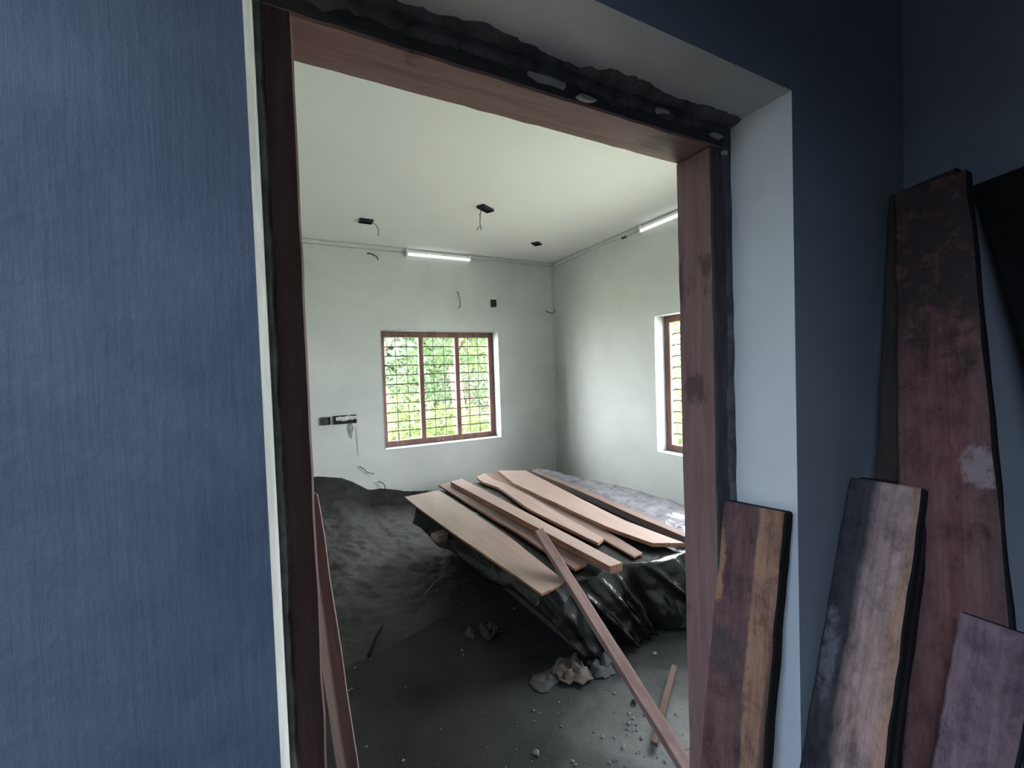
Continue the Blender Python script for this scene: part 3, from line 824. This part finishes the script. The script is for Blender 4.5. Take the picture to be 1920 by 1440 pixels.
# crumpled plastic in the long box
V, Fc = [], []
cn, cm = 18, 7
for i in range(cn):
    for j in range(cm):
        a = i / (cn - 1); b_ = j / (cm - 1)
        x = 0.536 + (a - 0.45) * 0.20
        z = 1.246 + (b_ - 0.5) * (0.05 - 0.03 * abs(a - 0.5)) + 0.018 * noise.noise(Vector((a * 4, 3, 1)))
        y = D - 0.020 - 0.02 * abs(noise.noise(Vector((a * 7, b_ * 5, 2)))) - 0.012 * math.sin(b_ * math.pi)
        V.append((x, y, z))
for i in range(cn - 1):
    for j in range(cm - 1):
        k = i * cm + j
        Fc.append((k, k + cm, k + cm + 1, k + 1))
pl_ = mesh_obj('plastic_wrap', V, Fc, plain('clear_crumpled_plastic', (0.55, 0.56, 0.57), 0.2, 0, 0.7), sb)
md = pl_.modifiers.new('solid', 'SOLIDIFY'); md.thickness = 0.002

def wire_thing(label, pts, r, mat, cat='wire', name='wire_stub', group=None):
    P = [Vector(p) for p in pts]
    return tag(tube(name, P, r, mat, None, 5, 0.8), label, cat, group)
WS = 'loose wire ends on the walls'
wire_thing('short bent wire sticking from the back wall above the window', [(1.815, D + 0.005, 2.615), (1.82, D - 0.03, 2.60), (1.835, D - 0.04, 2.52), (1.838, D - 0.035, 2.44), (1.815, D - 0.02, 2.415)], 0.006, M['wire'], group=WS)
wire_thing('wire stub near the ceiling left of the back tube light', [(0.83, D + 0.005, 2.965), (0.87, D - 0.03, 2.955), (0.925, D - 0.04, 2.925), (0.93, D - 0.03, 2.895)], 0.008, M['wire'], group=WS)
wire_thing('wire stub in the far corner of the room', [(RX - 0.14, D - 0.02, 2.43), (RX - 0.08, D - 0.04, 2.405), (RX - 0.04, D - 0.04, 2.40), (RX - 0.015, D - 0.05, 2.45)], 0.007, M['wire'], group=WS)
wire_thing('hair-thin grey wire running down the wall below the stuffed switch box', [(0.640, D - 0.004, 1.14), (0.648, D - 0.006, 1.0), (0.650, D - 0.004, 0.84)], 0.0022, M['pale_wire'], group=WS)
wire_thing('forked dry twig against the back wall above the sand', [(0.655, D - 0.02, 0.735), (0.70, D - 0.03, 0.70), (0.735, D - 0.03, 0.66), (0.80, D - 0.03, 0.635)], 0.0045, M['stick'], 'twig', 'twig')
wire_thing('curved twig poking out of the sand ridge', [(0.90, D - 0.06, 0.44), (0.90, D - 0.05, 0.50), (0.875, D - 0.05, 0.535), (0.83, D - 0.04, 0.55)], 0.005, M['stick'], 'twig', 'twig')
# grey stain of cement below the long box: a real thin smear
ring = [(0.585 + 0.028 * math.cos(a) * (1 + 0.3 * math.sin(3 * a)), D - 0.002, 1.115 + 0.085 * math.sin(a) * (1 + 0.15 * math.cos(5 * a))) for a in [i * math.tau / 16 for i in range(16)]]
V = ring + [(0.585, D - 0.007, 1.12)]
o = mesh_obj('cement_smear', V, [(i, (i + 1) % 16, 16) for i in range(16)], plaster('grey_smear', (0.12, 0.13, 0.125), (0.34, 0.37, 0.35), 0.9, 30, 60, 0.5))
tag(o, 'grey cement smear on the wall under the stuffed switch box', 'smear')

# ------------------------------------------------------------------ litter on the floor
wire_thing('bent black stick lying alone on the dark floor', [(0.375, 2.68, 0.014), (0.40, 2.74, 0.02), (0.44, 2.82, 0.03), (0.49, 2.89, 0.04), (0.545, 2.95, 0.03)], 0.013, M['stick'], 'stick', 'stick')
for k, (x, y) in enumerate([(0.96, 3.22), (0.92, 3.36)]):
    z = max(0, sand_h(x, y)) + 0.01
    pts = [(x - 0.13 + 0.05 * k, y - 0.12 + 0.16 * k, max(0, sand_h(x - .13, y - .1)) + 0.012), (x - 0.02, y - 0.03, z + 0.02), (x + 0.07, y + 0.04, z + 0.02), (x + 0.15, y + 0.02, z + 0.01)]
    wire_thing(['twisted pale straw strip on the sand edge, nearer one', 'twisted pale straw strip on the sand edge, farther one'][k], pts, 0.004, M['straw'], 'straw strip', 'straw_strip')

def crumple(name, c, sx, sy, hgt, mat, label, cat, seed, n=14):
    V, Fc = [], []
    m = 22
    for i in range(n):
        for j in range(m):
            th = j * math.tau / m
            rad = 0.02 + 0.48 * i / (n - 1)
            a, b_ = rad * math.cos(th), rad * math.sin(th)
            out = 1 + 0.55 * noise.noise(Vector((math.cos(th) * 1.4 + seed, math.sin(th) * 1.4, seed))) + 0.2 * noise.noise(Vector((math.cos(th) * 4, math.sin(th) * 4, seed)))
            k = noise.noise(Vector((a * 5 + seed, b_ * 5, seed)))
            k2 = noise.noise(Vector((a * 11, b_ * 11 + seed, seed * 2)))
            z = max(0.005, hgt * (0.45 + 0.9 * k + 0.35 * k2) * (1 - 0.6 * (2 * rad) ** 3))
            V.append((c[0] + a * sx * out + 0.02 * k2, c[1] + b_ * sy * out + 0.02 * k, c[2] + z))
    for i in range(n - 1):
        for j in range(m):
            q, q2 = i * m + j, i * m + (j + 1) % m
            Fc.append((q, q + m, q2 + m, q2))
    Fc.append(tuple(range(m)))
    o = mesh_obj(name, V, Fc, mat, smooth=True)
    md = o.modifiers.new('solid', 'SOLIDIFY'); md.thickness = 0.003; md.offset = -1
    return tag(o, label, cat)
crumple('torn_paper', (1.335, 1.96, 0.0), 0.21, 0.23, 0.08, M['rag'], 'torn brown cement-bag paper on the floor before the stack', 'paper', 3.1)
crumple('rag', (1.50, 1.90, 0.0), 0.15, 0.15, 0.06, M['rag_grey'], 'crumpled grey rag on the floor right of the torn paper', 'rag', 5.7)
crumple('rag', (1.19, 1.98, 0.0), 0.18, 0.14, 0.02, M['rag_grey'], 'flat dark rag on the floor left of the torn paper', 'rag', 9.2)
crumple('rag', (1.10, 2.52, 0.0), 0.12, 0.15, 0.06, plain('purple_grey_cloth', (0.05, 0.04, 0.045), 0.9), 'dull purple rag on the floor beside the stack', 'rag', 12.4)
crumple('dry_leaf', (0.98, 2.56, 0.0), 0.06, 0.09, 0.04, plain('olive_leaf', (0.05, 0.055, 0.04), 0.8), 'curled dull leaf on the floor beside the purple rag', 'leaf', 2.2, 8)

# crumbs of mortar and small stones, uncounted
V, Fc = [], []
rr = random.Random(5)
for k in range(520):
    if k < 400:
        x, y = rr.uniform(0.6, 1.9), 1.15 + abs(rr.gauss(0, 0.30))
        if rr.random() < 0.5: x = 1.2 + rr.gauss(0, 0.25)
    else:
        x, y = rr.uniform(0.1, 2.0), rr.uniform(1.1, 3.0)
    s = 0.003 + 0.009 * rr.random() ** 3
    if k % 40 == 0: s *= 1.8
    b = len(V)
    for dx, dy, dz in ((1, 0, 0.2), (0, 1, 0.3), (-1, 0, 0.2), (0, -1, 0.25), (0, 0, 0.9), (0, 0, -0.2)):
        V.append((x + dx * s * rr.uniform(0.6, 1.2), y + dy * s * rr.uniform(0.6, 1.2), 0.001 + dz * s))
    for i in range(4):
        j = (i + 1) % 4
        Fc += [(b + i, b + j, b + 4), (b + j, b + i, b + 5)]
o = mesh_obj('gravel', V, Fc, M['rubble'])
tag(o, 'crumbs of mortar and small stones scattered on the floor inside the doorway', 'gravel', kind='stuff')
for k, (x, y, s) in enumerate([(1.47, 1.62, 0.020), (1.535, 1.56, 0.012)]):
    V = []
    for dx, dy, dz in ((1, 0, 0.3), (0.3, 1, 0.4), (-0.9, 0.2, 0.3), (-0.1, -1, 0.35), (0.1, 0, 1.1), (0, 0, 0)):
        V.append((x + dx * s, y + dy * s, dz * s))
    Fc = []
    for i in range(4):
        j = (i + 1) % 4
        Fc += [(i, j, 4), (j, i, 5)]
    tag(mesh_obj('stone', V, Fc, M['stick']), ['dark stone on the pale floor beside the batten, larger one', 'dark stone on the pale floor beside the batten, smaller one'][k], 'stone')

# ------------------------------------------------------------------ garden beyond the windows
def leaf_mat(name, c0, c1):
    m, nt, b = nodes(name)
    v = coords(nt)
    n = noise_tex(nt, v, 2.5, 4, 0.6)
    col = ramp(nt, n, [(0.3, c0), (0.7, c1)]).outputs[0]
    nt.links.new(col, b.inputs['Base Color'])
    b.inputs['Roughness'].default_value = 0.5
    tr = nt.nodes.new('ShaderNodeBsdfTranslucent')
    nt.links.new(col, tr.inputs['Color'])
    ms = nt.nodes.new('ShaderNodeMixShader'); ms.inputs[0].default_value = 0.45
    nt.links.new(b.outputs[0], ms.inputs[1]); nt.links.new(tr.outputs[0], ms.inputs[2])
    nt.links.new(ms.outputs[0], nt.nodes['Material Output'].inputs['Surface'])
    return m
leafA = leaf_mat('yellow_green_leaves', (0.08, 0.135, 0.03), (0.18, 0.23, 0.085))
leafB = leaf_mat('fresh_green_leaves', (0.05, 0.10, 0.035), (0.13, 0.18, 0.09))
leafC = leaf_mat('grey_green_leaves', (0.07, 0.10, 0.07), (0.15, 0.18, 0.14))
leafG = leaf_mat('pale_grass_blades', (0.10, 0.135, 0.05), (0.19, 0.22, 0.11))
bark = wood('red_brown_bark', (0.24, 0.15, 0.135), (0.16, 0.095, 0.09), 5, 0.9, 0.2)
boxes_g = st(boxes('ground', [(-14, 22, -10, 26, -0.40, -0.30)], M['ground']))
def leaves(center, rad, count, size, rr, shell=0.5):
    V, Fc = [], []
    for k in range(count):
        while True:
            p = Vector((rr.uniform(-1, 1), rr.uniform(-1, 1), rr.uniform(-1, 1)))
            if shell < p.length < 1: break
        p = Vector((center[0] + p.x * rad[0], center[1] + p.y * rad[1], center[2] + p.z * rad[2]))
        d = Vector((rr.gauss(0, 1), rr.gauss(0, 1), rr.gauss(-0.3, 0.7))).normalized()
        s = d.orthogonal().normalized()
        s = (s * math.cos(k) + d.cross(s) * math.sin(k))
        L = size * rr.uniform(0.6, 1.3)
        b = len(V)
        V += [p, p + d * L * 0.45 + s * L * 0.2, p + d * L, p + d * L * 0.45 - s * L * 0.2]
        Fc.append((b, b + 1, b + 2, b + 3))
    return V, Fc
def shrub(x, y, r, h, mat, label, seed, count=900, size=0.14, name='shrub'):
    rr = random.Random(seed)
    root = empty(name, (x, y, -0.3))
    tag(root, label, 'shrub', 'shrubs beyond the windows')
    for k in range(4):
        a = k * math.tau / 4 + rr.random()
        tube('stem', [(x, y, -0.3), (x + 0.3 * r * math.cos(a), y + 0.3 * r * math.sin(a), h * 0.4), (x + 0.6 * r * math.cos(a), y + 0.6 * r * math.sin(a), h * 0.85)], 0.025, bark, root, 5, 0.4)
    V, Fc = leaves((x, y, h / 2 - 0.1), (r, r, h / 2 + 0.2), count, size, rr, 0.35)
    mesh_obj('foliage', V, Fc, mat, root)['kind'] = 'stuff'
def tree(x, y, h, r, mat, label, seed, trunk=0.13, lean=0.0, count=2200, size=0.2, crown=None):
    rr = random.Random(seed)
    root = empty('tree', (x, y, -0.3))
    tag(root, label, 'tree', 'trees beyond the windows')
    tube('trunk', [(x, y, -0.35), (x + 0.05 + lean * 0.3, y, h * 0.25), (x + lean * 0.6 - 0.05, y, h * 0.5), (x + lean, y, h * 0.85)], trunk, bark, root, 9, 0.55)
    for k in range(3):
        a = k * 2.1 + rr.random(); z = h * rr.uniform(0.62, 0.8)
        tube('branch', [(x + lean * z / h, y, z), (x + lean + r * 0.5 * math.cos(a), y + r * 0.5 * math.sin(a), z + 0.6), (x + lean + r * 0.8 * math.cos(a), y + r * 0.8 * math.sin(a), z + 1.3)], trunk * 0.4, bark, root, 6, 0.4)
    V, Fc = leaves((x + lean, y, h), (r, r, crown or r * 0.8), count, size, rr, 0.3)
    mesh_obj('foliage', V, Fc, mat, root)['kind'] = 'stuff'
tree(3.15, 8.6, 3.4, 1.7, leafB, 'tree with a red-brown trunk behind the right panes of the back window', 3, 0.16, 0.1, 3400, 0.2, 1.6)
tree(1.62, 7.9, 3.3, 1.3, leafC, 'tree with a reddish forked trunk at the left panes of the back window', 4, 0.10, -0.1, 2000, 0.18, 1.3)
tree(4.9, 12.2, 3.4, 2.2, leafA, 'tall yellow-green tree standing farthest back in the garden', 5, 0.18, 0.0, 3600, 0.26, 3.2)
tree(2.3, 13.0, 3.2, 2.6, leafC, 'grey-green tree far back behind the middle of the window', 6, 0.18, 0.2, 3600, 0.26, 3.2)
shrub(1.75, 7.0, 0.75, 1.3, leafA, 'yellow-green shrub at the lower left panes of the back window', 11)
shrub(2.55, 7.3, 0.8, 1.15, leafA, 'bushy yellow-green shrub under the middle panes of the back window', 12)
shrub(3.3, 7.2, 0.7, 0.9, leafG, 'pale low shrub under the right panes of the back window', 13)
shrub(2.1, 9.6, 1.2, 2.0, leafB, 'fresh green shrub between the two reddish trunks', 14, 1400)
shrub(4.1, 9.8, 1.2, 1.9, leafC, 'grey-green shrub at the right end of the back window', 15, 1400)
shrub(3.3, 11.0, 1.4, 2.3, leafB, 'large green shrub behind the red-brown trunk', 16, 1500, 0.18)
shrub(6.2, 5.9, 0.9, 2.2, leafA, 'bright yellow-green shrub outside the right window', 17, 1300, 0.16)
shrub(7.6, 7.6, 1.4, 2.6, leafB, 'green shrub farther out beyond the right window', 18, 1400, 0.18)
leafD = leaf_mat('deep_green_leaves', (0.05, 0.09, 0.035), (0.11, 0.15, 0.07))
shrub(3.6, 15.0, 2.0, 4.4, leafD, 'dense deep green bush far back at the left of the garden', 31, 3200, 0.42)
shrub(6.2, 15.6, 2.0, 4.4, leafC, 'dense grey-green bush far back in the middle of the garden', 32, 3200, 0.42)
shrub(8.6, 15.2, 2.0, 4.4, leafD, 'dense deep green bush far back at the right of the garden', 33, 3200, 0.42)
shrub(10.0, 9.4, 1.8, 4.2, leafA, 'tall yellow-green bush far out beyond the right window', 34, 2600, 0.36)
# long grass, uncounted
V, Fc = [], []
rr = random.Random(9)
for k in range(9000):
    x, y = rr.uniform(0.6, 7.5), rr.uniform(5.5, 10.5)
    hh = rr.uniform(0.25, 0.9); a = rr.uniform(0, math.tau)
    dx, dy = math.cos(a), math.sin(a); w = 0.009
    b = len(V)
    ln_ = rr.uniform(0.05, 0.3)
    V += [(x - dy * w, y + dx * w, -0.3), (x + dy * w, y - dx * w, -0.3), (x + dx * ln_ * 0.4 + dy * w, y + dy * ln_ * 0.4 - dx * w, -0.3 + hh * 0.7), (x + dx * ln_, y + dy * ln_, -0.3 + hh)]
    Fc += [(b, b + 1, b + 2), (b, b + 2, b + 3)]
o = mesh_obj('long_grass', V, Fc, leafG)
tag(o, 'long pale grass covering the garden outside the windows', 'grass', kind='stuff')
